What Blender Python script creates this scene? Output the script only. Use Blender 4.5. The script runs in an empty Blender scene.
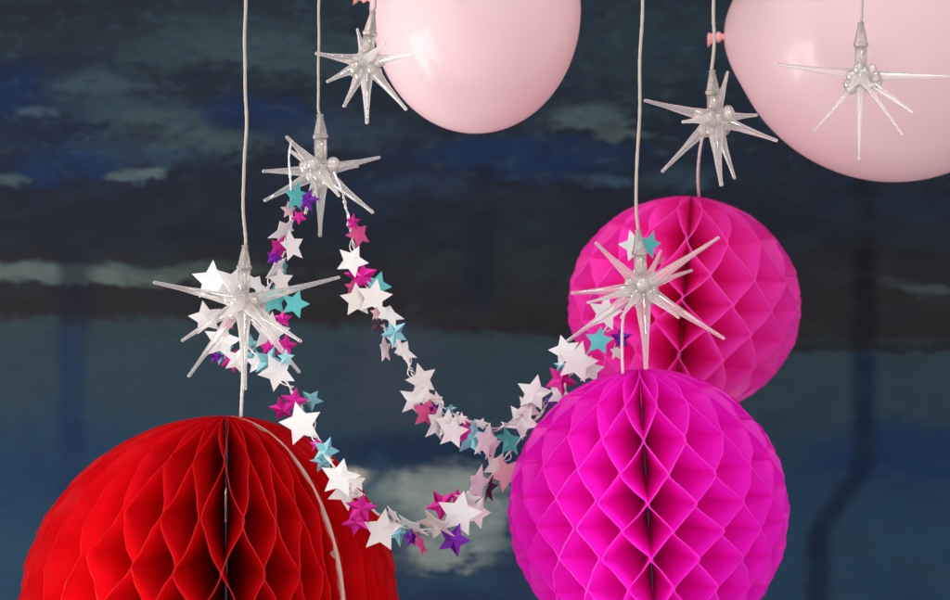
import bpy, bmesh, math, random
from mathutils import Vector, Matrix, Euler
random.seed(7)
R = math.radians
sc = bpy.context.scene

# ---------------------------------------------------------------- camera
CAMY = -1.6
PX = 0.68 / 950.0                      # metres per photo pixel on the plane Y = 0
cam_d = bpy.data.cameras.new("camera")
cam = bpy.data.objects.new("camera", cam_d)
sc.collection.objects.link(cam)
cam.location = (0, CAMY, 0)
cam.rotation_euler = (R(90), 0, 0)
cam_d.sensor_width = 36
cam_d.lens = 36 * 1.6 / 0.68
cam_d.clip_end = 50
cam_d.dof.use_dof = True
cam_d.dof.focus_distance = 1.56
cam_d.dof.aperture_fstop = 9
sc.camera = cam

# ---------------------------------------------------------------- world (a soft grey room) and lamps
w = bpy.data.worlds.new("World"); sc.world = w; w.use_nodes = True
nt = w.node_tree; nt.nodes.clear()
out = nt.nodes.new("ShaderNodeOutputWorld"); bg = nt.nodes.new("ShaderNodeBackground")
tc = nt.nodes.new("ShaderNodeTexCoord"); dp = nt.nodes.new("ShaderNodeVectorMath"); dp.operation = 'DOT_PRODUCT'
dp.inputs[1].default_value = (-0.55, -0.80, 0.22)
rp = nt.nodes.new("ShaderNodeValToRGB")
rp.color_ramp.elements[0].position = 0.0; rp.color_ramp.elements[0].color = (0.42, 0.42, 0.43, 1)
rp.color_ramp.elements[1].position = 0.95; rp.color_ramp.elements[1].color = (0.95, 0.92, 0.90, 1)
nt.links.new(tc.outputs['Generated'], dp.inputs[0]); nt.links.new(dp.outputs['Value'], rp.inputs[0])
wn = nt.nodes.new("ShaderNodeTexNoise"); wn.inputs['Scale'].default_value = 2.6; wn.inputs['Detail'].default_value = 1.5  # bright and dark patches added to give the glass contrast to refract
nt.links.new(tc.outputs['Generated'], wn.inputs['Vector'])
wr = nt.nodes.new("ShaderNodeValToRGB"); wr.color_ramp.elements[0].position = 0.46; wr.color_ramp.elements[0].color = (0.55, 0.55, 0.56, 1)
wr.color_ramp.elements[1].position = 0.56; wr.color_ramp.elements[1].color = (1.6, 1.58, 1.56, 1)
nt.links.new(wn.outputs[0], wr.inputs[0])
wm = nt.nodes.new("ShaderNodeMix"); wm.data_type = 'RGBA'; wm.blend_type = 'MULTIPLY'; wm.inputs[0].default_value = 1
nt.links.new(rp.outputs[0], wm.inputs[6]); nt.links.new(wr.outputs[0], wm.inputs[7])
nt.links.new(wm.outputs[2], bg.inputs[0]); bg.inputs[1].default_value = 1.18
nt.links.new(bg.outputs[0], out.inputs[0])

def area(name, loc, target, sx, sy, power, col):
    l = bpy.data.lights.new(name, 'AREA'); l.shape = 'RECTANGLE'; l.size = sx; l.size_y = sy
    l.energy = power; l.color = col
    o = bpy.data.objects.new(name, l); sc.collection.objects.link(o)
    o.location = loc
    o.rotation_euler = (Vector(target) - Vector(loc)).to_track_quat('-Z', 'Y').to_euler()
    return o
area("window_light", (-1.6, -0.30, -0.72), (0.05, 0.1, -0.02), 0.95, 1.25, 36, (1, 0.97, 0.95))
area("added_glint_light", (0.5, -1.3, 1.5), (0.1, 0.1, 0), 0.28, 0.2, 6, (1, 0.96, 0.93))  # added lamp, placed overhead for glints in the starbursts

sc.view_settings.view_transform = 'Standard'; sc.view_settings.look = 'None'
sc.view_settings.exposure = 0.16; sc.view_settings.gamma = 1.0
sc.cycles.use_denoising = True
sc.cycles.max_bounces = 14; sc.cycles.diffuse_bounces = 10; sc.cycles.glossy_bounces = 6
sc.cycles.transmission_bounces = 14; sc.cycles.transparent_max_bounces = 16
sc.cycles.sample_clamp_indirect = 6

# ---------------------------------------------------------------- helpers
def P(px, py, Y=0.0):
    """photo pixel -> world point at depth Y"""
    s = PX * (Y - CAMY) / 1.6
    return Vector(((px - 475) * s, Y, (300 - py) * s))
def S(n, Y=0.0):
    return n * PX * (Y - CAMY) / 1.6

def srgb(r, g, b):
    f = lambda c: (c / 255 / 12.92) if c / 255 <= 0.04045 else ((c / 255 + 0.055) / 1.055) ** 2.4
    return (f(r), f(g), f(b), 1)

def link(name, me, mat, parent=None, label=None):
    o = bpy.data.objects.new(name, me); sc.collection.objects.link(o)
    if mat: me.materials.append(mat)
    if parent: o.parent = parent
    if label: o["label"] = label
    return o
def obj(name, bm, mat, parent=None, smooth=True, label=None):
    me = bpy.data.meshes.new(name); bm.to_mesh(me); bm.free()
    if smooth:
        for p in me.polygons: p.use_smooth = True
    return link(name, me, mat, parent, label)
def thing(name, label, cat, loc, group=None):
    o = bpy.data.objects.new(name, None); sc.collection.objects.link(o)
    o.location = loc; o.empty_display_size = 0.01
    o["label"] = label; o["category"] = cat
    if group: o["group"] = group
    return o

def frame(d):
    d = d.normalized()
    a = Vector((0, 0, 1)) if abs(d.z) < 0.9 else Vector((1, 0, 0))
    u = d.cross(a).normalized(); v = d.cross(u).normalized()
    return u, v
def lathe(bm, p0, d, prof, n=16, caps=True):
    """prof: (distance along d, radius)"""
    d = d.normalized(); u, v = frame(d); rings = []
    for t, r in prof:
        c = p0 + d * t
        rings.append([bm.verts.new(c + (u * math.cos(2 * math.pi * k / n) + v * math.sin(2 * math.pi * k / n)) * max(r, 1e-5)) for k in range(n)])
    for a, b in zip(rings, rings[1:]):
        for k in range(n):
            bm.faces.new((a[k], a[(k + 1) % n], b[(k + 1) % n], b[k]))
    if caps:
        bm.faces.new(rings[0][::-1]); bm.faces.new(rings[-1])
def spline(pts, per=8):
    out = []
    n = len(pts)
    for i in range(n - 1):
        p0, p1, p2, p3 = pts[max(i - 1, 0)], pts[i], pts[i + 1], pts[min(i + 2, n - 1)]
        for k in range(per):
            t = k / per
            out.append(0.5 * ((2 * p1) + (p2 - p0) * t + (2 * p0 - 5 * p1 + 4 * p2 - p3) * t * t + (3 * p1 - p0 - 3 * p2 + p3) * t ** 3))
    out.append(pts[-1].copy()); return out
def tube(bm, pts, rad, n=8):
    rings = []; u = None
    for i, p in enumerate(pts):
        d = (pts[min(i + 1, len(pts) - 1)] - pts[max(i - 1, 0)])
        if d.length < 1e-9: d = Vector((0, 0, 1))
        d.normalize()
        if u is None: u, v = frame(d)
        else:
            u = (u - d * u.dot(d)).normalized(); v = d.cross(u)
        r = rad(i) if callable(rad) else rad
        rings.append([bm.verts.new(p + (u * math.cos(2 * math.pi * k / n) + v * math.sin(2 * math.pi * k / n)) * r) for k in range(n)])
    for a, b in zip(rings, rings[1:]):
        for k in range(n): bm.faces.new((a[k], a[(k + 1) % n], b[(k + 1) % n], b[k]))
    bm.faces.new(rings[0][::-1]); bm.faces.new(rings[-1])

# ---------------------------------------------------------------- materials
def newmat(name):
    m = bpy.data.materials.new(name); m.use_nodes = True
    return m, m.node_tree, m.node_tree.nodes["Principled BSDF"]

class N:      # small node language for the painted wall
    def __init__(s, nt): s.nt = nt
    def val(s, x, sock):
        if isinstance(x, (int, float)): sock.default_value = x
        elif isinstance(x, tuple): sock.default_value = x
        else: s.nt.links.new(x, sock)
    def m(s, op, a, b=0.0, c=None, clamp=False):
        n = s.nt.nodes.new("ShaderNodeMath"); n.operation = op; n.use_clamp = clamp
        s.val(a, n.inputs[0]); s.val(b, n.inputs[1])
        if c is not None: s.val(c, n.inputs[2])
        return n.outputs[0]
    def mix(s, f, a, b):
        n = s.nt.nodes.new("ShaderNodeMix"); n.data_type = 'RGBA'
        s.val(f, n.inputs[0]); s.val(a, n.inputs[6]); s.val(b, n.inputs[7]); return n.outputs[2]
    def noise(s, vec, scale, detail=4, rough=0.55):
        n = s.nt.nodes.new("ShaderNodeTexNoise"); n.inputs['Scale'].default_value = scale
        n.inputs['Detail'].default_value = detail; n.inputs['Roughness'].default_value = rough
        s.nt.links.new(vec, n.inputs['Vector']); return n.outputs[0]
    def vec(s, x, y, z=0.0):
        n = s.nt.nodes.new("ShaderNodeCombineXYZ"); s.val(x, n.inputs[0]); s.val(y, n.inputs[1]); s.val(z, n.inputs[2]); return n.outputs[0]
    def smooth(s, x, lo, hi):
        n = s.nt.nodes.new("ShaderNodeMapRange"); n.interpolation_type = 'SMOOTHSTEP'
        s.val(x, n.inputs[0]); n.inputs[1].default_value = lo; n.inputs[2].default_value = hi; return n.outputs[0]

WALLY = 0.75
def wall_material():
    m, nt, b = newmat("wall_paint"); g = N(nt)
    tc = nt.nodes.new("ShaderNodeTexCoord"); sp = nt.nodes.new("ShaderNodeSeparateXYZ")
    nt.links.new(tc.outputs['Object'], sp.inputs[0])
    k = PX * (WALLY - CAMY) / 1.6
    u0 = g.m('MULTIPLY_ADD', sp.outputs[0], 1 / k, 475.0)
    v0 = g.m('MULTIPLY_ADD', sp.outputs[2], -1 / k, 300.0)
    pv = g.vec(g.m('MULTIPLY', u0, 0.01), g.m('MULTIPLY', v0, 0.02))
    n1 = g.m('SUBTRACT', g.noise(pv, 1.3, 5), 0.5)
    pv2 = g.vec(g.m('MULTIPLY', u0, 0.01), g.m('MULTIPLY', v0, 0.014), 7.3)
    n2 = g.m('SUBTRACT', g.noise(pv2, 1.1, 5), 0.5)
    fine = g.m('SUBTRACT', g.noise(pv, 5.0, 5, 0.62), 0.5)
    u = g.m('MULTIPLY_ADD', n1, 60.0, u0); v = g.m('MULTIPLY_ADD', n2, 34.0, v0)
    u = g.m('MULTIPLY_ADD', fine, 16.0, u); v = g.m('MULTIPLY_ADD', fine, 14.0, v)
    # base bands down the wall
    cr = nt.nodes.new("ShaderNodeValToRGB"); nt.links.new(g.m('DIVIDE', v, 640.0), cr.inputs[0])
    stops = [(0, (33, 44, 54)), (70, (31, 42, 54)), (135, (27, 36, 50)), (200, (26, 34, 50)), (250, (28, 31, 40)),
             (300, (33, 30, 34)), (640, (33, 30, 34))]
    el = cr.color_ramp.elements
    el[0].position = 0; el[0].color = srgb(*stops[0][1]); el[1].position = 1; el[1].color = srgb(*stops[-1][1])
    for vv, c in stops[1:-1]:
        e = el.new(vv / 640.0); e.color = srgb(*c)
    col = cr.outputs[0]
    # lower slate field with a ragged upper edge that sits a little lower toward the middle and the right
    edge = g.m('MULTIPLY_ADD', g.smooth(u0, 150.0, 700.0), 22.0, 316.0)
    vr = g.m('MULTIPLY_ADD', fine, 30.0, v0)
    vr = g.m('MULTIPLY_ADD', n1, 12.0, vr)
    low = g.smooth(g.m('SUBTRACT', vr, edge), -3.0, 9.0)
    cr2 = nt.nodes.new("ShaderNodeValToRGB"); nt.links.new(g.m('DIVIDE', v, 640.0), cr2.inputs[0])
    st = [(320, (46, 62, 71)), (420, (43, 62, 75)), (470, (35, 58, 82)), (540, (40, 66, 86)), (640, (38, 62, 84))]
    el = cr2.color_ramp.elements
    el[0].position = st[0][0] / 640; el[0].color = srgb(*st[0][1]); el[1].position = 1; el[1].color = srgb(*st[-1][1])
    for vv, c in st[1:-1]:
        e = el.new(vv / 640.0); e.color = srgb(*c)
    col = g.mix(low, col, cr2.outputs[0])

    def blob(cx, cy, rx, ry, c, a=1.0, soft=0.5, rag=0.9, src=None):
        soft *= 0.72; rag *= 1.5
        nonlocal col
        dx = g.m('DIVIDE', g.m('SUBTRACT', u, cx), rx); dy = g.m('DIVIDE', g.m('SUBTRACT', v, cy), ry)
        d = g.m('SQRT', g.m('ADD', g.m('MULTIPLY', dx, dx), g.m('MULTIPLY', dy, dy)))
        d = g.m('MULTIPLY_ADD', fine, rag * 1.6, d)
        f = g.m('MULTIPLY', g.m('SUBTRACT', 1.0, g.smooth(d, 1 - soft, 1 + soft)), a)
        col = g.mix(f, col, srgb(*c))
    # teal grey and blue brush clouds, upper part
    blob(215, 40, 120, 26, (52, 72, 80), 0.85, 0.7)
    blob(300, 52, 90, 20, (58, 78, 84), 0.7, 0.6)
    blob(60, 20, 110, 30, (30, 38, 48), 0.7, 0.7)
    blob(40, 130, 85, 62, (22, 38, 64), 0.6, 0.8)
    blob(8, 88, 34, 26, (20, 44, 82), 0.6, 0.8)
    blob(95, 86, 46, 14, (60, 80, 92), 0.85, 0.9); blob(330, 130, 60, 18, (54, 74, 92), 0.6, 0.9); blob(140, 150, 70, 16, (56, 80, 98), 0.6, 0.9)
    blob(120, 110, 60, 14, (50, 70, 84), 0.8, 0.8)
    blob(165, 120, 50, 12, (62, 82, 88), 0.75, 0.7)
    blob(210, 138, 55, 12, (66, 86, 90), 0.8, 0.7)
    blob(75, 168, 55, 18, (28, 58, 96), 0.7, 0.8)
    blob(128, 176, 20, 7, (84, 104, 108), 0.85, 0.5)
    blob(155, 176, 12, 6, (96, 114, 116), 0.8, 0.5)
    blob(12, 178, 14, 6, (80, 96, 100), 0.7, 0.5)
    blob(255, 115, 60, 16, (28, 48, 84), 0.8, 0.8)
    blob(36, 115, 16, 5, (70, 92, 110), 0.8, 0.6)
    blob(520, 158, 110, 20, (28, 52, 86), 0.75, 0.6)
    blob(590, 118, 48, 14, (74, 92, 96), 0.9, 0.6)
    blob(620, 135, 30, 8, (84, 100, 102), 0.8, 0.6)
    blob(600, 178, 26, 6, (62, 86, 106), 0.8, 0.6)
    blob(430, 190, 70, 10, (48, 66, 92), 0.55, 0.8)
    blob(620, 50, 60, 40, (44, 62, 70), 0.6, 0.9)
    blob(680, 178, 30, 12, (52, 80, 92), 0.7, 0.7)
    blob(700, 40, 60, 30, (40, 60, 70), 0.5, 0.9)
    blob(905, 205, 80, 12, (38, 58, 88), 0.6, 0.8)
    blob(360, 205, 40, 30, (30, 48, 78), 0.6, 0.9)
    blob(520, 250, 90, 40, (34, 46, 50), 0.5, 0.9)
    blob(925, 290, 22, 4, (82, 94, 98), 0.6, 0.8)
    blob(880, 285, 30, 3, (62, 72, 78), 0.4, 0.8)
    # pale streak on the dark band
    blob(60, 272, 145, 9, (92, 108, 106), 0.85, 0.6)
    blob(150, 276, 60, 8, (88, 102, 98), 0.7, 0.7)
    blob(230, 270, 80, 5, (58, 66, 66), 0.7, 0.8)
    # deep horizontal band and the pale cloud under it
    blob(420, 452, 130, 18, (22, 42, 66), 0.85, 0.6)
    blob(910, 452, 90, 24, (24, 48, 84), 0.75, 0.7)
    blob(60, 470, 100, 50, (30, 56, 86), 0.5, 0.9)
    blob(640, 440, 60, 120, (36, 56, 76), 0.5, 0.9)
    blob(395, 370, 40, 50, (62, 68, 82), 0.5, 0.8)
    blob(345, 480, 34, 12, (160, 162, 146), 1.0, 0.45, 0.6)
    blob(395, 505, 30, 30, (96, 114, 118), 0.9, 0.6, 0.5)
    blob(452, 498, 56, 30, (146, 156, 150), 0.92, 0.62, 0.6)
    blob(484, 528, 26, 30, (126, 138, 138), 0.85, 0.6, 0.9)
    blob(432, 552, 40, 18, (140, 150, 144), 0.88, 0.7, 0.9)
    blob(395, 560, 24, 34, (34, 54, 76), 0.8, 0.7, 0.5)
    blob(520, 575, 36, 40, (34, 50, 76), 0.8, 0.7, 0.5)
    blob(375, 470, 12, 20, (40, 62, 84), 0.7, 0.7, 0.5)
    blob(450, 610, 60, 22, (30, 46, 74), 0.9, 0.7, 0.5)
    # painted upright stripes
    def stripe(ua, halfw, v1, v2, c, a):
        nonlocal col
        d = g.m('ABSOLUTE', g.m('SUBTRACT', u0, ua)); d = g.m('MULTIPLY_ADD', fine, 12.0, d); d = g.m('MULTIPLY_ADD', n1, 5.0, d)
        f = g.m('SUBTRACT', 1.0, g.smooth(d, halfw - 8.0, halfw + 9.0))
        f = g.m('MULTIPLY', f, g.smooth(v0, v1 - 12.0, v1 + 12.0))
        f = g.m('MULTIPLY', f, g.m('SUBTRACT', 1.0, g.smooth(v0, v2 - 10.0, v2 + 10.0)))
        col = g.mix(g.m('MULTIPLY', f, a), col, srgb(*c))
    stripe(75.0, 16.0, 175.0, 330.0, (18, 24, 44), 0.7)
    stripe(72.0, 13.0, 330.0, 700.0, (26, 48, 76), 0.8)
    stripe(480.0, 13.0, 165.0, 310.0, (17, 24, 44), 0.75)
    stripe(865.0, 11.0, -50.0, 348.0, (8, 11, 20), 1.0)
    bend = g.m('MULTIPLY_ADD', g.smooth(v0, 455.0, 545.0), -46.0, 864.0)
    stripe(bend, 11.0, 352.0, 700.0, (14, 34, 58), 1.0)
    hd = g.m('ABSOLUTE', g.m('SUBTRACT', vr, 347.0))                       # dark ragged ridge on the right
    f = g.m('MULTIPLY', g.m('SUBTRACT', 1.0, g.smooth(hd, 2.0, 9.0)), g.smooth(u0, 700.0, 790.0))
    col = g.mix(g.m('MULTIPLY', f, 0.75), col, srgb(16, 16, 20))
    # ragged dabs of teal and blue in the upper half
    iso = g.vec(g.m('MULTIPLY', u0, 0.012), g.m('MULTIPLY', v0, 0.024), 5.0)
    dab = g.smooth(g.noise(iso, 3.2, 6, 0.6), 0.53, 0.66)
    up_ = g.m('SUBTRACT', 1.0, g.smooth(v0, 150.0, 235.0))
    col = g.mix(g.m('MULTIPLY', g.m('MULTIPLY', dab, up_), 0.42), col, srgb(56, 78, 90))
    dab = g.smooth(g.noise(iso, 5.5, 6, 0.6), 0.56, 0.66)
    col = g.mix(g.m('MULTIPLY', g.m('MULTIPLY', dab, up_), 0.4), col, srgb(26, 44, 78))
    # dark ridge of upright strokes below the blue band
    rid = g.noise(g.vec(g.m('MULTIPLY', u0, 0.06), g.m('MULTIPLY', v0, 0.006)), 2.2, 5, 0.7)
    rv = g.m('MULTIPLY_ADD', rid, -44.0, v0)
    f = g.m('MULTIPLY', g.smooth(rv, 160.0, 172.0), g.m('SUBTRACT', 1.0, g.smooth(v0, 225.0, 262.0)))
    col = g.mix(g.m('MULTIPLY', f, 0.55), col, srgb(24, 29, 42))
    # mottled over-painting
    mt = g.smooth(g.noise(g.vec(g.m('MULTIPLY', u0, 0.010), g.m('MULTIPLY', v0, 0.020), 3.1), 1.6, 7, 0.62), 0.42, 0.72)
    col = g.mix(g.m('MULTIPLY', mt, 0.16), col, srgb(58, 78, 84))
    mt = g.smooth(g.noise(g.vec(g.m('MULTIPLY', u0, 0.008), g.m('MULTIPLY', v0, 0.018), 9.7), 2.2, 7, 0.62), 0.46, 0.70)
    col = g.mix(g.m('MULTIPLY', g.m('MULTIPLY', mt, 0.42), g.m('SUBTRACT', 1.0, g.m('MULTIPLY', low, 0.6))), col, srgb(20, 24, 38))
    # brush grain
    br = g.noise(g.vec(g.m('MULTIPLY', u0, 0.03), g.m('MULTIPLY', v0, 0.12)), 2.0, 6, 0.7)
    hsv = nt.nodes.new("ShaderNodeHueSaturation"); nt.links.new(col, hsv.inputs['Color']); hsv.inputs['Saturation'].default_value = 1.12
    nt.links.new(g.m('MULTIPLY_ADD', br, 0.32, WALL_GAIN), hsv.inputs['Value'])
    nt.links.new(hsv.outputs[0], b.inputs['Base Color'])
    b.inputs['Roughness'].default_value = 0.75; b.inputs['Specular IOR Level'].default_value = 0.15
    return m
WALL_GAIN = 0.42

def tissue(name, col, trans, sheen=0.03):
    m, nt, b = newmat(name)
    nt.nodes.remove(b); out = nt.nodes["Material Output"]
    d = nt.nodes.new("ShaderNodeBsdfDiffuse"); t = nt.nodes.new("ShaderNodeBsdfTranslucent"); mx = nt.nodes.new("ShaderNodeMixShader")
    gl = nt.nodes.new("ShaderNodeBsdfGlossy"); gl.inputs['Roughness'].default_value = 0.45; gl.inputs['Color'].default_value = (1, 0.9, 0.95, 1)
    mx2 = nt.nodes.new("ShaderNodeMixShader"); mx2.inputs[0].default_value = sheen
    tc = nt.nodes.new("ShaderNodeTexCoord"); ns = nt.nodes.new("ShaderNodeTexNoise"); ns.inputs['Scale'].default_value = 90; ns.inputs['Detail'].default_value = 5
    nt.links.new(tc.outputs['Object'], ns.inputs['Vector'])
    hs = nt.nodes.new("ShaderNodeHueSaturation"); hs.inputs['Color'].default_value = col
    mr = nt.nodes.new("ShaderNodeMapRange"); mr.inputs[3].default_value = 0.88; mr.inputs[4].default_value = 1.1
    nt.links.new(ns.outputs[0], mr.inputs[0]); nt.links.new(mr.outputs[0], hs.inputs['Value'])
    bp = nt.nodes.new("ShaderNodeBump"); bp.inputs['Strength'].default_value = 0.45; bp.inputs['Distance'].default_value = 0.002
    nt.links.new(ns.outputs[0], bp.inputs['Height'])
    for s in (d, t): nt.links.new(hs.outputs[0], s.inputs['Color']); nt.links.new(bp.outputs[0], s.inputs['Normal'])
    mx.inputs[0].default_value = trans
    nt.links.new(d.outputs[0], mx.inputs[1]); nt.links.new(t.outputs[0], mx.inputs[2])
    nt.links.new(mx.outputs[0], mx2.inputs[1]); nt.links.new(gl.outputs[0], mx2.inputs[2])
    nt.links.new(mx2.outputs[0], out.inputs[0])
    return m

def plain(name, col, rough=0.5, metal=0.0, spec=0.5, bump=0.0, bscale=400, trans=0.0, coat=0.0, var=0.0):
    m, nt, b = newmat(name)
    b.inputs['Base Color'].default_value = col; b.inputs['Roughness'].default_value = rough
    b.inputs['Metallic'].default_value = metal; b.inputs['Specular IOR Level'].default_value = spec
    b.inputs['Transmission Weight'].default_value = trans; b.inputs['Coat Weight'].default_value = coat
    tc = nt.nodes.new("ShaderNodeTexCoord"); ns = nt.nodes.new("ShaderNodeTexNoise"); ns.inputs['Scale'].default_value = bscale
    ns.inputs['Detail'].default_value = 4
    nt.links.new(tc.outputs['Object'], ns.inputs['Vector'])
    if bump:
        bp = nt.nodes.new("ShaderNodeBump"); bp.inputs['Strength'].default_value = bump; bp.inputs['Distance'].default_value = 0.001
        nt.links.new(ns.outputs[0], bp.inputs['Height']); nt.links.new(bp.outputs[0], b.inputs['Normal'])
    if var:
        hs = nt.nodes.new("ShaderNodeHueSaturation"); hs.inputs['Color'].default_value = col
        mr = nt.nodes.new("ShaderNodeMapRange"); mr.inputs[3].default_value = 1 - var; mr.inputs[4].default_value = 1 + var
        nt.links.new(ns.outputs[0], mr.inputs[0]); nt.links.new(mr.outputs[0], hs.inputs['Value']); nt.links.new(hs.outputs[0], b.inputs['Base Color'])
    return m

M_wall = wall_material()
M_front = tissue("magenta_tissue", (0.97, 0.014, 0.75, 1), 0.52)
M_back = tissue("hot_pink_tissue", (0.97, 0.06, 0.62, 1), 0.52)
M_red = tissue("red_tissue", (0.72, 0.003, 0.008, 1), 0.42, 0.012)
M_card = plain("tan_card", (0.50, 0.38, 0.30, 1), 0.7, bump=0.3, var=0.15)
M_tab = plain("white_card", (0.8, 0.78, 0.76, 1), 0.6)
M_cord = plain("beige_cord", (0.43, 0.37, 0.32, 1), 0.6, bump=0.6, bscale=900, var=0.2)
M_wcord = plain("pale_cord", (0.72, 0.66, 0.62, 1), 0.5, bump=0.5, bscale=900, var=0.15)
M_wire = plain("silver_wire", (0.85, 0.83, 0.83, 1), 0.28, metal=0.6)
M_glass = plain("clear_glass", (1, 0.985, 0.97, 1), 0.01, trans=1.0)
M_glass.node_tree.nodes["Principled BSDF"].inputs['IOR'].default_value = 1.45
def cloud(m, f, col, clear=0.3, edge=0.4, gloss=0.22):          # pale mix painting bright room light into the clear plastic, stronger at edges
    nt = m.node_tree; out = nt.nodes["Material Output"]; b = nt.nodes["Principled BSDF"]
    d = nt.nodes.new("ShaderNodeBsdfDiffuse"); d.inputs[0].default_value = col
    t = nt.nodes.new("ShaderNodeBsdfTranslucent"); t.inputs[0].default_value = col
    a = nt.nodes.new("ShaderNodeMixShader"); nt.links.new(d.outputs[0], a.inputs[1]); nt.links.new(t.outputs[0], a.inputs[2])
    a.inputs[0].default_value = 0.5
    tr = nt.nodes.new("ShaderNodeBsdfTransparent"); y = nt.nodes.new("ShaderNodeMixShader"); y.inputs[0].default_value = clear
    gl = nt.nodes.new("ShaderNodeBsdfGlossy"); gl.inputs['Roughness'].default_value = 0.07; gl.inputs['Color'].default_value = (1, 0.97, 0.94, 1)
    gm = nt.nodes.new("ShaderNodeMixShader"); gm.inputs[0].default_value = gloss
    nt.links.new(b.outputs[0], gm.inputs[1]); nt.links.new(gl.outputs[0], gm.inputs[2]); nt.links.new(gm.outputs[0], y.inputs[1]); nt.links.new(tr.outputs[0], y.inputs[2])
    lw = nt.nodes.new("ShaderNodeLayerWeight"); lw.inputs[0].default_value = 0.22
    ma = nt.nodes.new("ShaderNodeMath"); ma.operation = 'MULTIPLY_ADD'; ma.inputs[1].default_value = edge; ma.inputs[2].default_value = f
    nt.links.new(lw.outputs['Facing'], ma.inputs[0])
    x = nt.nodes.new("ShaderNodeMixShader"); nt.links.new(ma.outputs[0], x.inputs[0])
    nt.links.new(y.outputs[0], x.inputs[1]); nt.links.new(a.outputs[0], x.inputs[2]); nt.links.new(x.outputs[0], out.inputs[0])
cloud(M_glass, 0.09, (1.0, 0.96, 0.92, 1), 0.40, 0.85)
M_core = plain("clear_glass_core", (1, 0.985, 0.97, 1), 0.02, trans=1.0)
cloud(M_core, 0.03, (1.0, 0.96, 0.92, 1), 0.60, 0.45)
M_bead = plain("clear_glass_bead", (1, 0.985, 0.97, 1), 0.01, trans=1.0)
cloud(M_bead, 0.02, (1.0, 0.96, 0.92, 1), 0.20, 0.30)
M_cap = plain("clear_cap", (0.95, 0.90, 0.86, 1), 0.10, trans=0.9, bump=0.3, bscale=160)
cloud(M_cap, 0.10, (0.85, 0.80, 0.76, 1), 0.35, 0.35)
M_sparkle = plain("pale_sparkle_metal", (0.95, 0.91, 0.88, 1), 0.16, metal=0.85)  # for the added ball that sparkles inside each core
M_collar = plain("silvered_plastic", (0.74, 0.69, 0.64, 1), 0.18, metal=0.15, trans=0.8, bump=0.3, bscale=250)
def balloon_material():
    m, nt, b = newmat("pink_rubber"); out = nt.nodes["Material Output"]
    b.inputs['Base Color'].default_value = (0.88, 0.71, 0.735, 1); b.inputs['Roughness'].default_value = 0.5
    b.inputs['Specular IOR Level'].default_value = 0.4
    b.inputs['Coat Weight'].default_value = 0.5; b.inputs['Coat Roughness'].default_value = 0.14
    t = nt.nodes.new("ShaderNodeBsdfTranslucent"); t.inputs['Color'].default_value = (0.92, 0.66, 0.68, 1)
    mx = nt.nodes.new("ShaderNodeMixShader"); mx.inputs[0].default_value = 0.45
    nt.links.new(b.outputs[0], mx.inputs[1]); nt.links.new(t.outputs[0], mx.inputs[2]); nt.links.new(mx.outputs[0], out.inputs[0])
    return m
M_balloon = balloon_material()
M_knot = plain("coral_rubber", (0.85, 0.36, 0.38, 1), 0.35)
STAR = {
    'w': (plain("white_pearl_card", (0.80, 0.79, 0.795, 1), 0.38, coat=0.2, bump=0.15, bscale=300), 'paper_star', "white pearl paper star"),
    'b': (plain("cream_pearl_card", (0.76, 0.70, 0.68, 1), 0.42, coat=0.2, bump=0.15, bscale=300), 'paper_star', "cream paper star"),
    't': (plain("teal_card", (0.10, 0.50, 0.50, 1), 0.33, metal=0.25, bump=0.15, bscale=300), 'foil_star', "teal star"),
    'c': (plain("ice_blue_foil", (0.25, 0.62, 0.68, 1), 0.28, metal=0.6, bump=0.1), 'foil_star', "shiny ice blue foil star"),
    'm': (plain("magenta_foil", (0.62, 0.01, 0.28, 1), 0.28, metal=0.55, bump=0.1), 'foil_star', "magenta foil star"),
    'r': (plain("rose_card", (0.58, 0.05, 0.20, 1), 0.4, bump=0.1), 'foil_star', "rose pink star"),
    'p': (plain("purple_foil", (0.16, 0.01, 0.34, 1), 0.28, metal=0.6, bump=0.1), 'foil_star', "purple foil star"),
    'k': (plain("dark_foil", (0.10, 0.06, 0.08, 1), 0.3, metal=0.6), 'foil_star', "dark plum foil star"),
    'l': (plain("blush_film", (0.84, 0.50, 0.56, 1), 0.35, trans=0.2), 'paper_star', "blush pink star"),
}

# ---------------------------------------------------------------- setting
bm = bmesh.new()
hw, hh = 1.7, 1.15
vs = [bm.verts.new(c) for c in ((-hw, 0, -hh), (hw, 0, -hh), (hw, 0, hh), (-hw, 0, hh), (-hw, 0.05, -hh), (hw, 0.05, -hh), (hw, 0.05, hh), (-hw, 0.05, hh))]
for f in ((0, 1, 2, 3), (5, 4, 7, 6), (0, 4, 5, 1), (3, 2, 6, 7), (0, 3, 7, 4), (1, 5, 6, 2)): bm.faces.new([vs[i] for i in f])
wall = obj("wall", bm, M_wall, smooth=False); wall.location = (0, WALLY, 0)
wall["kind"] = "structure"; wall["label"] = "dark blue and slate painted wall with brushed cloud patches"; wall["category"] = "wall"

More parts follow.
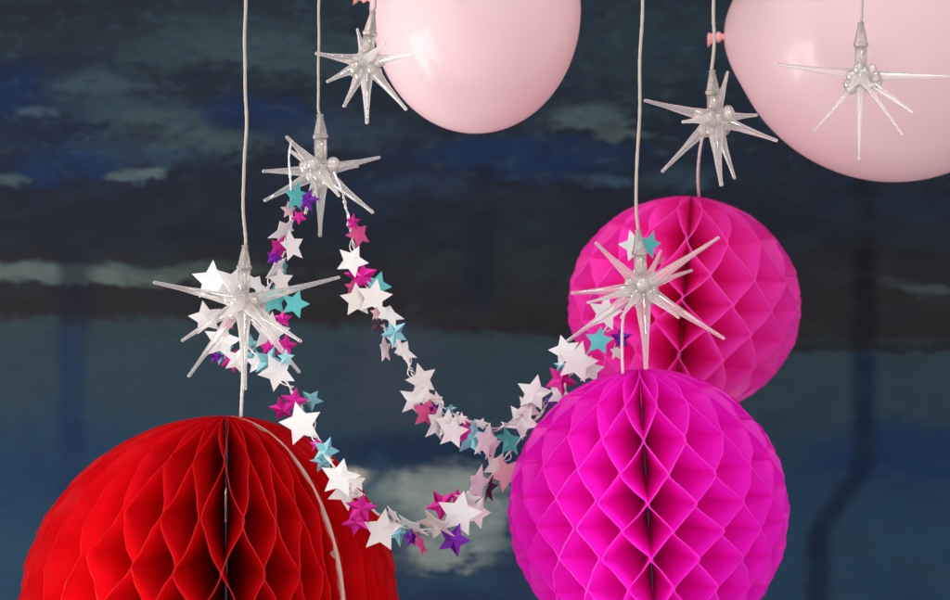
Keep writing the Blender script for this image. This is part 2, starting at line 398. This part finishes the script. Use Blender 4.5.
# ---------------------------------------------------------------- honeycomb balls
def tri(x):
    x = x % 2.0
    v = 1 - 2 * x if x < 1 else 2 * x - 3
    s = math.asin(max(-1, min(1, 0.99999 * math.sin(v * math.pi / 2)))) / math.asin(0.99999)
    return max(-1, min(1, s * 1.10))
def honeycomb(azs, rfun, H, half, z0, amp, parent, mat, skip=(), seed=1, r_in=0.0026, jit=1.1, wl=0.0006):
    """radial tissue sheets round the local Z axis; azimuth 0 faces -Y, positive to +X (degrees)"""
    rnd = random.Random(seed); bm = bmesh.new(); n = len(azs)
    NZ, NR = 190, 9
    azs = [a + (rnd.uniform(-jit, jit) if not 2 * jit > abs((a + 200) % 180 - 20) - 9 else 0) for a in azs]
    for i in range(n):
        if i in skip: continue
        a = azs[i]; pa = azs[i - 1] if i else azs[-1] - 360; na = azs[i + 1] if i < n - 1 else azs[0] + 360
        ml, mr = (a + pa) / 2, (a + na) / 2
        sgn = 1 if i % 2 == 0 else -1
        f = amp(a); ph = rnd.uniform(-0.02, 0.02); zj = rnd.uniform(-0.012, 0.012) * half
        k1, k2 = rnd.uniform(0, 6), rnd.uniform(0, 6)
        rows = []; lip = []
        for j in range(NZ + 1):
            th = math.pi * j / NZ; z = H * math.cos(th) * 0.9995
            s = sgn * tri((z - z0 + zj + 0.22 * half * (math.sin(2 * R(a) + z / H * 2.0) - math.sin(z / H * 2.0)) + 0.12 * half * math.sin(z / H * 5)) / half) * 0.992
            tgt = ml + (mr - ml) * (1 + s) / 2
            az = R(a + (tgt - a) * f) + ph * 0.06
            prof = rfun(az) * math.sin(math.acos(max(-1, min(1, z / H))))
            prof += 0.0006 * math.sin(z * 210 + k1) + 0.0004 * math.sin(z * 530 + k2)
            prof = max(prof, r_in * 1.02)
            row = []
            for q in range(NR + 1):
                t = (q / NR) ** 0.8; r = r_in + (prof - r_in) * t
                a2 = az + 0.010 * math.sin(z * 160 + k2 + 3 * t) * t
                row.append(bm.verts.new((r * math.sin(a2), -r * math.cos(a2), z)))
            rows.append(row)
            pr = prof + (0.00012 if i % 2 else 0.0002)
            e = wl / max(prof, 0.004)  # rim strip added so the sheet edges catch light as pale lines
            lip.append([bm.verts.new((pr * math.sin(a2 + dd), -pr * math.cos(a2 + dd), z * (1 + 0.001))) for dd in (-e, e)])
        for j in range(NZ):
            for q in range(NR):
                bm.faces.new((rows[j][q], rows[j][q + 1], rows[j + 1][q + 1], rows[j + 1][q]))
            bm.faces.new((lip[j][0], lip[j][1], lip[j + 1][1], lip[j + 1][0]))
    return obj("honeycomb_tissue", bm, mat, parent)
def half_disc(az, rfun, H, th, parent, mat, extra=0.0003):
    bm = bmesh.new(); n = 64; a = R(az)
    e = Vector((math.sin(a), -math.cos(a), 0)); t = Vector((math.cos(a), math.sin(a), 0))
    fr, bk = [], []
    for j in range(n + 1):
        ang = math.pi * j / n
        p = e * ((rfun(a) + extra) * math.sin(ang) + 0.001) + Vector((0, 0, (H + extra) * math.cos(ang)))
        w = th * (0.12 + 0.88 * math.sin(ang)) + 0.0003 * math.sin(j * 1.3)
        fr.append(bm.verts.new(p + t * w / 2)); bk.append(bm.verts.new(p - t * w / 2))
    for j in range(n): bm.faces.new((fr[j], fr[j + 1], bk[j + 1], bk[j]))
    fi = [bm.verts.new(Vector((0, 0, v.co.z)) + e * max(0.72 * math.hypot(v.co.x, v.co.y), 0.0008) + t * th * 0.1) for v in fr]
    bi = [bm.verts.new(v.co - t * th * 0.2) for v in fi]
    for j in range(n):
        bm.faces.new((fr[j], fi[j], fi[j + 1], fr[j + 1])); bm.faces.new((bk[j], bk[j + 1], bi[j + 1], bi[j])); bm.faces.new((fi[j], bi[j], bi[j + 1], fi[j + 1]))
    return obj("card_edge", bm, mat, parent, smooth=False)
def cord(name, pts, rad, mat, parent, per=10, seed=0):
    bm = bmesh.new(); inv = Matrix.Translation(-Vector(parent.location)) if parent else Matrix()
    rnd = random.Random(seed)
    P2 = [inv @ p for p in spline(pts, per)]
    if parent and parent.rotation_euler != Euler((0, 0, 0)):
        rm = parent.rotation_euler.to_matrix().inverted(); P2 = [rm @ p for p in P2]
    kx, kz = rnd.uniform(0, 6), rnd.uniform(30, 60)
    if len(P2) > 45:
        for p in P2[12:]:
            p.x += PX * (0.38 * math.sin(p.z * kz + kx) + 0.3 * math.sin(p.z * kz * 2.7 + 2 * kx)); p.y += PX * math.sin(p.z * kz * 1.4)
    tube(bm, P2, lambda i: rad * (1 + 0.10 * math.sin(i * 1.9) * math.sin(i * 0.31)), 8)
    return obj(name, bm, mat, parent)

# front magenta ball
c = P(648, 511, 0.0)
b1 = thing("honeycomb_ball", "bright magenta honeycomb paper ball hanging in front below the glass starburst", "paper ball", c)
b1.rotation_euler = (0, R(-3.5), 0)
az1 = [-179.4 + 10 * i for i in range(36)]
honeycomb(az1, lambda a: S(139.5), S(142), S(28.8), S(50), lambda a: 1.0, b1, M_front, seed=3)
cord("cord", [P(623, 376, -0.012), P(622, 345, -0.012), P(624, 315, -0.01), P(634, 296, -0.004)], S(1.5), M_wcord, b1)
# pink ball behind
Yb = 0.22
c = P(684, 305, Yb)
b2 = thing("honeycomb_ball", "hot pink honeycomb paper ball partly hidden behind the magenta one", "paper ball", c)
b2.rotation_euler = (0, R(4), 0)
az2 = [-179.9 + 12 * i for i in range(30)]
honeycomb(az2, lambda a: S(116, Yb), S(108.5, Yb), S(28.5, Yb), S(63, Yb), lambda a: 1.0, b2, M_back, seed=5)
cord("cord", [P(699, 199, Yb), P(698, 175, Yb - .04), P(700, 150, 0.12), P(706, 122, 0.06)], S(1.5), M_wcord, b2)
# red ball
c = P(226, 606, 0.0)
b3 = thing("honeycomb_ball", "large red honeycomb paper ball with a tan card edge", "paper ball", c)
az3 = [-176, -160, -144, -128, -112, -97, -85, -74, -61, -49, -39.5, -31.5, -24.5, -18, -11.5, -5, 3, 9, 15, 20.5, 25.5, 30, 34, 37.9,
       40.4, 51, 58, 65, 73, 81, 90, 100, 115, 130, 146, 160, 172]
az3 = [a + 6 for a in az3]
def amp3(a):
    a -= 6
    if a < -60: return 0.10
    if a < -46: return 0.30
    if a < -36: return 0.75
    if 36 < a < 42: return 0.0
    if 32 < a < 36: return 0.6
    if a > 85: return 0.5
    if a > 40: return 0.22
    return 1.0
honeycomb(az3, lambda a: S(187.5 - 15.5 * math.sin(a)), S(190), S(44.5), S(104), amp3, b3, M_red, seed=9, jit=0.25, wl=0.0004, r_in=0.0058)
half_disc(45, lambda a: S(187.5 - 15.5 * math.sin(a)), S(190), S(3.6), b3, M_card)
bm = bmesh.new()
lathe(bm, P(226, 522) - c, Vector((0.02, 0, 1)), [(0, S(1.5)), (S(10), S(2.6)), (S(28), S(2.0)), (S(34), S(0.6))], 8)
obj("inner_tab", bm, M_tab, b3)
cord("cord", [P(241, 700, -0.0), P(238, 560, 0), P(240, 440, 0), P(241.5, 415, 0), P(242, 390, 0.006), P(243, 350, 0.01), P(243, 312, 0.008)], S(1.7), M_wcord, b3)

# ---------------------------------------------------------------- balloons
def balloon(label, necklen, cpx, cpy, L, Rr, Y, axis_deg, k, knot_mat):
    o = thing("balloon", label, "balloon", P(cpx, cpy, Y), "pink balloons")
    bm = bmesh.new(); L = S(L, Y); Rr = S(Rr, Y); n = 72; rings = 64
    d = Vector((math.cos(R(axis_deg)), 0, math.sin(R(axis_deg))))     # from centre to the neck
    u, v = frame(d); rr = []
    for j in range(rings + 1):
        th = math.pi * j / rings
        a = math.cos(th); r = math.sin(th) * (1 - k * a - 0.5 * k * a * a * a)
        ax = a * L
        if a > 0.9: ax += L * 0.05 * ((a - 0.9) / 0.1) ** 2; r = max(r, 0.028)
        if j == rings: r = 1e-4
        rr.append([bm.verts.new(d * ax + (u * math.cos(2 * math.pi * q / n) + v * math.sin(2 * math.pi * q / n)) * r * Rr) for q in range(n)])
    for A, B in zip(rr, rr[1:]):
        for q in range(n): bm.faces.new((A[q], A[(q + 1) % n], B[(q + 1) % n], B[q]))
    bm.faces.new(rr[-1]); bm.faces.new(rr[0][::-1])
    obj("skin", bm, M_balloon, o)
    # neck, rolled knot and lip
    bm = bmesh.new(); tip = d * L * 1.045
    x = S(1.15, Y); prof = [(0, 4 * x), (2 * x, 3.0 * x), (4.5 * x, 2.4 * x), (6 * x, 3.8 * x), (8 * x, 5.0 * x), (10 * x, 3.4 * x),
                           (12 * x, 3.0 * x), (14 * x, 4.6 * x), (16 * x, 6.0 * x), (16.6 * x, 6.4 * x), (17 * x, 5.8 * x), (16 * x, 4.6 * x), (13 * x, 2.0 * x)]
    lathe(bm, tip - d * 2 * x, d, prof, 20, True)
    for vv in bm.verts:
        t = (vv.co - tip).dot(d) / x
        vv.co += Vector((0, 0, -1)) * x * 0.04 * max(t - 6, 0) ** 2 * 0.8 + Vector((math.sin(t * 1.7), math.cos(t * 1.3), 0)) * x * 0.5
    obj("knot", bm, knot_mat, o)
    return o
balloon("pale pink balloon hanging behind the glass starburst near its coral knot, smaller one", 1, 477, 17, 103, 116, 0.11, 170, 0.03, M_knot)
balloon("large pale pink balloon with a window highlight and a knot beside the cord", 1, 888, 31, 156, 151, 0.16, 182, 0.05, M_knot)

# ---------------------------------------------------------------- glass starbursts
scount = [0]
def starburst(label, cx, cy, Y, tips, cap_top, cap_rot=0, cord_pts=None, near=(), cr=13.0, crad=1.9, cmat=None):
    o = thing("glass_starburst", label, "ornament", P(cx, cy, Y), "clear glass starburst ornaments")
    x = S(1, Y); rnd = random.Random(int(cx))
    bm = bmesh.new()
    bmesh.ops.create_icosphere(bm, subdivisions=4, radius=cr * x * 0.9)
    for v in bm.verts:
        n_ = v.co.normalized()
        v.co += n_ * x * (1.3 * math.sin(n_.x * 7 + cx) * math.sin(n_.z * 6 + cy) + 0.9 * math.sin(n_.y * 9 + n_.z * 5))
    obj("core", bm, M_core, o)
    bm = bmesh.new(); bmesh.ops.create_icosphere(bm, subdivisions=2, radius=cr * x * 0.40)  # added faceted ball, mirrors the room as sparkle inside the core
    for v in bm.verts: v.co *= 1 + 0.16 * math.sin(v.co.x / x * 1.3 + v.co.z / x * 0.9 + cx)
    obj("added_sparkle_ball", bm, M_sparkle, o, smooth=False)
    for k in range(9):
        bm = bmesh.new(); a = 2 * math.pi * k / 9 + rnd.uniform(-.3, .3); e = rnd.uniform(-0.9, 0.4)
        r = rnd.uniform(4.5, 7.0) * x
        dirv = Vector((math.cos(a) * math.cos(e), -abs(math.sin(a) * math.cos(e)) * 0.8, math.sin(e))).normalized()
        bmesh.ops.create_icosphere(bm, subdivisions=3, radius=r, matrix=Matrix.Translation(dirv * cr * x * 1.22) @ Matrix.Diagonal((1, 1, 1.15, 1)))
        obj("glass_bead", bm, M_bead, o)
    for i, t in enumerate(tips):
        tx, ty, dy = t[:3]; w = t[3] if len(t) > 3 else 1.0
        tip = P(tx, ty, Y + dy) - P(cx, cy, Y); L = tip.length; d = tip.normalized()
        s0 = min(cr * x * 0.55, L * 0.3); bm = bmesh.new(); q = L - s0
        prof = []
        for j in range(15):
            f = j / 14
            r = (1.6 + 5.4 * (1 - f) ** 1.6) * x * w
            r *= 1 + 0.035 * math.sin(f * 16 + i)
            prof.append((f * (q - 1.75 * x), r))
        for j in range(1, 6):
            th = j / 5 * math.pi / 2
            prof.append((q - 1.75 * x + 1.75 * x * math.sin(th), 1.75 * x * w * max(math.cos(th), 0.03)))
        prof.insert(0, (-1.5 * x, 3.5 * x * w))
        lathe(bm, d * s0, d, prof, 20)
        for v in bm.verts:                                    # slight bend and unevenness of drawn glass
            tt = v.co.dot(d) / L
            v.co += frame(d)[0] * x * 1.3 * math.sin(tt * 3.0 + i * 2) * tt
        obj("spike", bm, M_glass, o)
    # cap: narrow collar, cone, ring and sleeve
    top = P(cap_top[0], cap_top[1], Y) - P(cx, cy, Y); dn = -top.normalized(); Lc = top.length
    Mx = [(0, 2.6), (0.4, 3.4), (2.0, 3.4), (2.6, 2.9), (12, 5.0), (20, 6.6), (21, 7.6), (23, 7.9), (24.5, 7.2), (25, 6.4), (33, 6.2), (34, 6.6), (40, 6.3), (Lc / x - 8, 5.5)]
    bm = bmesh.new(); lathe(bm, top, dn, [(a * x, b_ * x) for a, b_ in Mx[:9]] + [(24.6 * x, 2 * x)], 12)
    obj("collar", bm, M_collar, o, smooth=False)
    bm = bmesh.new(); lathe(bm, top, dn, [(24.8 * x, 3 * x)] + [(a * x, b_ * x) for a, b_ in Mx[9:]], 20)
    obj("cap", bm, M_cap, o)
    bm = bmesh.new(); lathe(bm, top + dn * 25.5 * x, dn, [(0, 1.6 * x), (1 * x, 3.4 * x), (11 * x, 3.6 * x), (18 * x, 3.2 * x), (19 * x, 1 * x)], 14)
    obj("filament_holder", bm, M_collar, o)
    if cord_pts:
        pts = [P(a, b_, yy if yy is not None else Y) for a, b_, yy in cord_pts]
        scount[0] += 1; cord("cord", pts, S(crad), cmat or M_cord, o, per=14, seed=scount[0])
    return o

def up(pts, Y): return [(a, b_, Y) for a, b_ in pts]
starburst("glass starburst with white paper stars around it above the red ball", 243, 302, -0.012,
    [(153, 282, -.02), (340, 277, -.01), (181, 341, .02), (302, 342, -.02), (188, 377, -.01), (300, 373, .0), (246, 390, -.035, 1.15),
     (215, 268, .03), (268, 330, -.04), (222, 318, -.045)], (245, 245),
    cord_pts=up([(245, 256), (245.5, 238), (243.5, 190), (246, 120), (245, 60), (246, -60), (245, -260)], -0.012), crad=1.6)
starburst("glass starburst that both ends of the star garland hook over", 321, 171, 0.02,
    [(286, 136, -.015), (380, 157, -.01), (262, 171, .0), (264, 201, -.02), (373, 213, -.02), (320, 237, -.01, 1.1), (358, 166, .03, .9),
     (338, 196, -.05, .9), (305, 214, .03), (288, 150, .04)], (320, 114),
    cord_pts=up([(320, 126), (320.5, 116), (318, 106), (319, 60), (319, 0), (320, -120), (320, -260)], 0.02), crad=1.3)
starburst("glass starburst overlapping the edge of the smaller balloon", 366, 62, -0.005,
    [(315, 53, -.01), (326, 82, -.015), (344, 107, -.01, 1.1), (367, 124, -.02, 1.15), (406, 110, -.02), (357, 28, .0, .8), (414, 54, -.025), (384, 42, -.04, .9)], (373, 11),
    cord_pts=up([(372, 22), (373, 12), (375, 0), (376, -60), (377, -260)], -0.005), crad=1.6)
starburst("glass starburst in front of the hot pink ball, tallest of all", 642, 288, -0.02,
    [(595, 242, -.01), (719, 237, -.02), (692, 270, .02, .9), (571, 293, -.01), (586, 303, -.045, .8), (566, 342, -.0), (725, 339, -.02),
     (678, 318, -.04, .9), (646, 369, -.035, 1.35), (622, 318, -.04, .8), (662, 250, .03, .8)], (638, 230),
    cord_pts=up([(638, 242), (638, 230), (636, 200), (639.5, 120), (640, 60), (642, 0), (641, -120), (641, -260)], -0.02), crad=1.6)
starburst("glass starburst on the knotted cord beside the large balloon", 714, 118, 0.03,
    [(644, 100, -.01), (681, 122, -.04, .9), (662, 172, -.02), (722, 186, -.03, 1.25), (735, 179, .0), (778, 141, -.015), (757, 115, .02), (729, 71, .02, .9)], (712, 70),
    cord_pts=up([(712, 82), (712, 70), (714, 38), (713, 0), (714, -120), (714, -260)], 0.03), crad=1.7)
starburst("glass starburst directly in front of the large balloon", 861, 76, -0.005,
    [(776, 64, -.01), (950, 76, -.01), (814, 131, -.01, .8), (859, 160, -.015, .9), (903, 135, -.01, .8), (914, 113, -.02, .8), (872, 92, -.05, .9), (848, 90, -.05, .9)], (861, 22),
    cord_pts=up([(861, 34), (861, 22), (862, 0), (862, -120), (862, -260)], -0.005), crad=1.3)

# ---------------------------------------------------------------- star garlands
def star_mesh(r, inner, dome, seed):
    rnd = random.Random(seed); bm = bmesh.new(); th = 0.00035
    pts = []; ca = rnd.uniform(0, 6.28); cc = rnd.uniform(-0.22, 0.22)
    for k in range(10):
        a = math.pi * k / 5; rr = r if k % 2 == 0 else r * inner
        bend = -dome * 0.8 if k % 2 == 0 else 0
        cu = math.cos(a - ca) * rr
        bend += cc * cu * cu / r
        if k % 2 == 0 and rnd.random() < 0.2: bend += rnd.choice((-1, 1)) * 0.15 * r
        pts.append(Vector((rr * math.sin(a), bend, rr * math.cos(a))))
    cf = bm.verts.new((0, -dome, 0)); cb = bm.verts.new((0, -dome + th, 0))
    F = [bm.verts.new(p) for p in pts]; B = [bm.verts.new(p + Vector((0, th, 0))) for p in pts]
    for k in range(10):
        k2 = (k + 1) % 10
        bm.faces.new((cf, F[k], F[k2])); bm.faces.new((cb, B[k2], B[k])); bm.faces.new((F[k], B[k], B[k2], F[k2]))
    return bm
def garland(label, path, stars, seed):
    g = thing("star_garland", label, "garland", P(*path[0]), None)
    base = Vector(g.location)
    pts = spline([P(*p) for p in path], 14)
    rnd = random.Random(seed)
    for strand in range(3):
        bm = bmesh.new(); q = []
        for i, p in enumerate(pts):
            if strand == 2:
                q.append(p - base + Vector((0.0028 * math.sin(i * 0.43), 0.002 * math.cos(i * 0.3), 0.0028 * math.cos(i * 0.29 + 1))) * min(1.0, max(0.12, (i - 30) / 40))); continue
            a = i * 0.8 + 1.5 * math.sin(i * 0.21) + strand * math.pi; rr = (0.0006 + 0.0005 * math.sin(i * 0.37)) * min(1.0, 0.3 + i / 60)
            q.append(p - base + Vector((math.cos(a) * rr, math.sin(a) * rr, 0.5 * math.sin(a * 1.3) * rr)))
        tube(bm, q, 0.0005, 6); obj("wire", bm, M_wire, g)
    for n_, s in enumerate(stars):
        x, y, r, rot, colr = s[:5]; yaw = s[5] if len(s) > 5 else 0; pitch = s[6] if len(s) > 6 else 0
        best = min(path, key=lambda p: (p[0] - x) ** 2 + (p[1] - y) ** 2)
        Y = best[2] - 0.004 - 0.0022 * (n_ % 3) + (s[7] if len(s) > 7 else 0)
        mat, nm, lab = STAR[colr]
        foil = colr in 'cmpk'
        bm = star_mesh(S(r * 1.0, Y), 0.49 if foil else 0.50, S(r, Y) * (0.13 if foil else 0.0), seed * 100 + n_)
        st = obj(nm, bm, mat, g, smooth=False, label=lab)
        st.location = P(x, y, Y) - base
        m_ = Matrix.Rotation(R(yaw + rnd.uniform(-8, 8)), 3, 'Z') @ Matrix.Rotation(R(pitch + rnd.uniform(-8, 8)), 3, 'X')
        m_ = Matrix.Rotation(R(rot), 3, 'Y') @ m_ if abs(yaw) + abs(pitch) > 25 else m_ @ Matrix.Rotation(R(rot), 3, 'Y')
        st.rotation_euler = m_.to_euler()
    return g

lower_path = [(291, 141, .012), (289, 160, .006), (291, 188, .006), (291, 215, .01), (287, 240, .012), (281, 262, .012), (272, 282, .012), (258, 300, .02),
    (248, 325, .022), (250, 348, .015), (266, 362, .005), (281, 374, -.005), (292, 391, -.015), (301, 407, -.03), (313, 428, -.06), (323, 447, -.075), (336, 470, -.085),
    (350, 489, -.085), (366, 505, -.075), (386, 518, -.06), (410, 529, -.04), (438, 527, -.02), (462, 511, 0), (479, 492, .02), (491, 476, .035), (503, 460, .045),
    (516, 444, .05), (532, 424, .055), (550, 401, .055), (566, 380, .05), (583, 359, .04), (601, 336, .02), (614, 314, .012), (630, 285, .012), (640, 252, .008)]
lower_stars = [
    (212, 281, 21, 2, 'w'), (233, 284, 20, 25, 'w', 25), (256, 284, 17, -35, 'w', 62), (264, 306, 16, 20, 'b', 30), (274, 300, 16, 0, 't', 20), (295, 304, 15, 18, 't'),
    (283, 319, 10, 0, 'm'), (281, 281, 15, -5, 'b', 35), (206, 318, 18, -12, 'w', 15), (222, 341, 20, 12, 'w'), (229, 323, 8, 0, 'r', 0, 0, -.01), (270, 332, 21, 8, 'w', 12),
    (223, 353, 13, 200, 'c', 10, 0, .008), (232, 360, 13, 170, 'm', 0, 0, .008), (216, 357, 8, 0, 'p', 0, 0, .01), (238, 360, 15, 20, 'w'), (251, 345, 11, 0, 'c', 20, 0, .008), (251, 357, 10, 20, 'c', 0, 0, .008),
    (285, 346, 13, 10, 'm'), (269, 362, 17, 20, 'c', 35), (257, 363, 12, 0, 'w'), (277, 372, 20, 190, 'w', 5), (286, 358, 9, 0, 'c'), (268, 348, 9, 0, 'm', 0, 0, .01),
    (297, 197, 16, 3, 't', 48), (307, 200, 13, 10, 'p', 30, 0, .01), (299, 217, 8, 180, 'm'), (289, 210, 9, 0, 'l', 30), (284, 231, 19, 35, 'w', 60), (292, 246, 17, -12, 'w', 42),
    (279, 248, 14, 25, 'm', 40), (274, 258, 10, 20, 'p', 20), (276, 270, 16, 45, 'w', 68), (284, 268, 10, 0, 't', 60, 0, .01),
    (301, 424, 23, -14, 'w', 0), (294, 402, 15, 10, 'm', 10, 10), (282, 409, 14, -10, 'm', 0, 20), (311, 400, 13, 30, 'c', 10, 30, .006), (317, 445, 8, 0, 'm', 0, 0, .01),
    (326, 451, 15, 20, 'c', 20), (323, 462, 13, 0, 'c', -20, 30, .006), (340, 478, 21, 12, 'w'), (346, 491, 20, 30, 'b', 0, 0, .008), (357, 482, 11, 0, 'b', 30),
    (361, 508, 17, 8, 'm', 10, 20), (356, 522, 15, 190, 'm', 0, 25, .004), (382, 531, 23, 8, 'b', 30), (393, 515, 11, 50, 'b', 0, 55), (399, 532, 15, 180, 'c', 15),
    (411, 526, 20, 118, 'w', 66), (411, 538, 10, 0, 'p', 30, 0, .006), (421, 544, 14, -25, 'r', 70), (436, 525, 22, 125, 'b', 50), (459, 514, 24, 12, 'w', 0, 0, -.006),
    (442, 505, 17, -30, 'm', 0, 0, .006), (457, 497, 9, 0, 'm', 0, 0, .008), (468, 500, 14, 0, 'w', 0, 50), (477, 513, 17, 20, 'b', 25), (454, 540, 18, 20, 'p', 0, -10, .002),
    (478, 484, 20, 18, 'w', 50), (489, 489, 15, 10, 'k', 65, 0, .008), (496, 466, 15, 30, 'b', 20), (506, 474, 19, 190, 'l', 20),
    (522, 421, 19, 35, 'w'), (509, 441, 17, 65, 't', 0, 40), (534, 393, 19, 12, 'w'), (528, 409, 15, 40, 'w', 20), (551, 401, 7, 0, 'p'), (560, 395, 14, 25, 'w'),
    (561, 380, 17, 30, 'm'), (565, 351, 17, -14, 'w', 0, 0, -.01), (577, 362, 22, 15, 'w', 0, 0, -.01), (590, 370, 15, 5, 'w', 0), (561, 366, 8, 0, 'c', 0, 0, .01),
    (599, 341, 15, 8, 't', 0, 0, .0), (605, 313, 19, 12, 'w', 15), (621, 338, 12, 0, 'p', 20, 0, .012), (616, 352, 9, 0, 'w', 30, 0, .012),
    (634, 246, 17, -12, 'w', 10), (650, 245, 15, 14, 't', 42, 0, -.004), (660, 260, 7, 0, 'r', 0, 0, .01)]
upper_path = [(334, 172, -.012), (338, 181, -.012), (342, 191, -.01), (346, 208, 0), (350, 226, .005), (354, 246, .006), (361, 272, .006), (370, 293, .005), (380, 315, .005),
    (388, 336, .005), (400, 352, .005), (410, 367, .005), (418, 384, .005), (428, 397, .006), (441, 406, .008), (456, 415, .01), (470, 421, .016), (485, 427, .024), (499, 428, .035), (512, 421, .045), (528, 411, .055), (536, 405, .06)]
upper_stars = [
    (359, 234, 15, -28, 'r', 38), (353, 222, 9, 0, 'm', 30), (352, 261, 17, 25, 'w'), (362, 276, 18, -6, 'm', 0, 10), (353, 287, 9, 0, 'r', 0, 0, .006), (377, 286, 16, 20, 't', 10, 0, .006),
    (357, 300, 18, -75, 'b', 15), (374, 297, 19, 10, 'b', 0), (389, 314, 18, -48, 'w', 64), (378, 324, 11, 10, 'k', 50), (377, 313, 8, 0, 'l', 30), (394, 333, 15, -28, 'c', 15, 20),
    (385, 349, 15, 0, 'w', 64), (404, 351, 17, -42, 'w', 68), (396, 341, 9, 0, 'b', 40), (422, 380, 18, -18, 'b', 20), (415, 400, 18, 12, 'w', 42), (424, 396, 13, 20, 'b', 20, 0, .004),
    (427, 413, 17, 10, 'r', 25), (435, 411, 11, 10, 'p', 40, 0, .006), (438, 399, 9, 60, 'b', 0, 50), (438, 423, 20, 16, 'w', 58), (448, 424, 16, 5, 'b', 30), (453, 432, 18, 12, 'w', 30),
    (464, 433, 16, 10, 'm', 48, 0, .004), (472, 438, 19, 8, 'c', 12), (485, 441, 19, 18, 'w', 45), (492, 446, 17, 8, 'b', 60), (481, 424, 8, 20, 'w', 0, 40), (462, 419, 7, 0, 'b', 30), (450, 409, 7, 0, 'c', 20, 30)]
garland("long star garland strand swooping lowest, past the red ball to the magenta ball", lower_path, lower_stars, 3)
garland("shorter star garland strand swooping above the other in the middle of the gap", upper_path, upper_stars, 5)
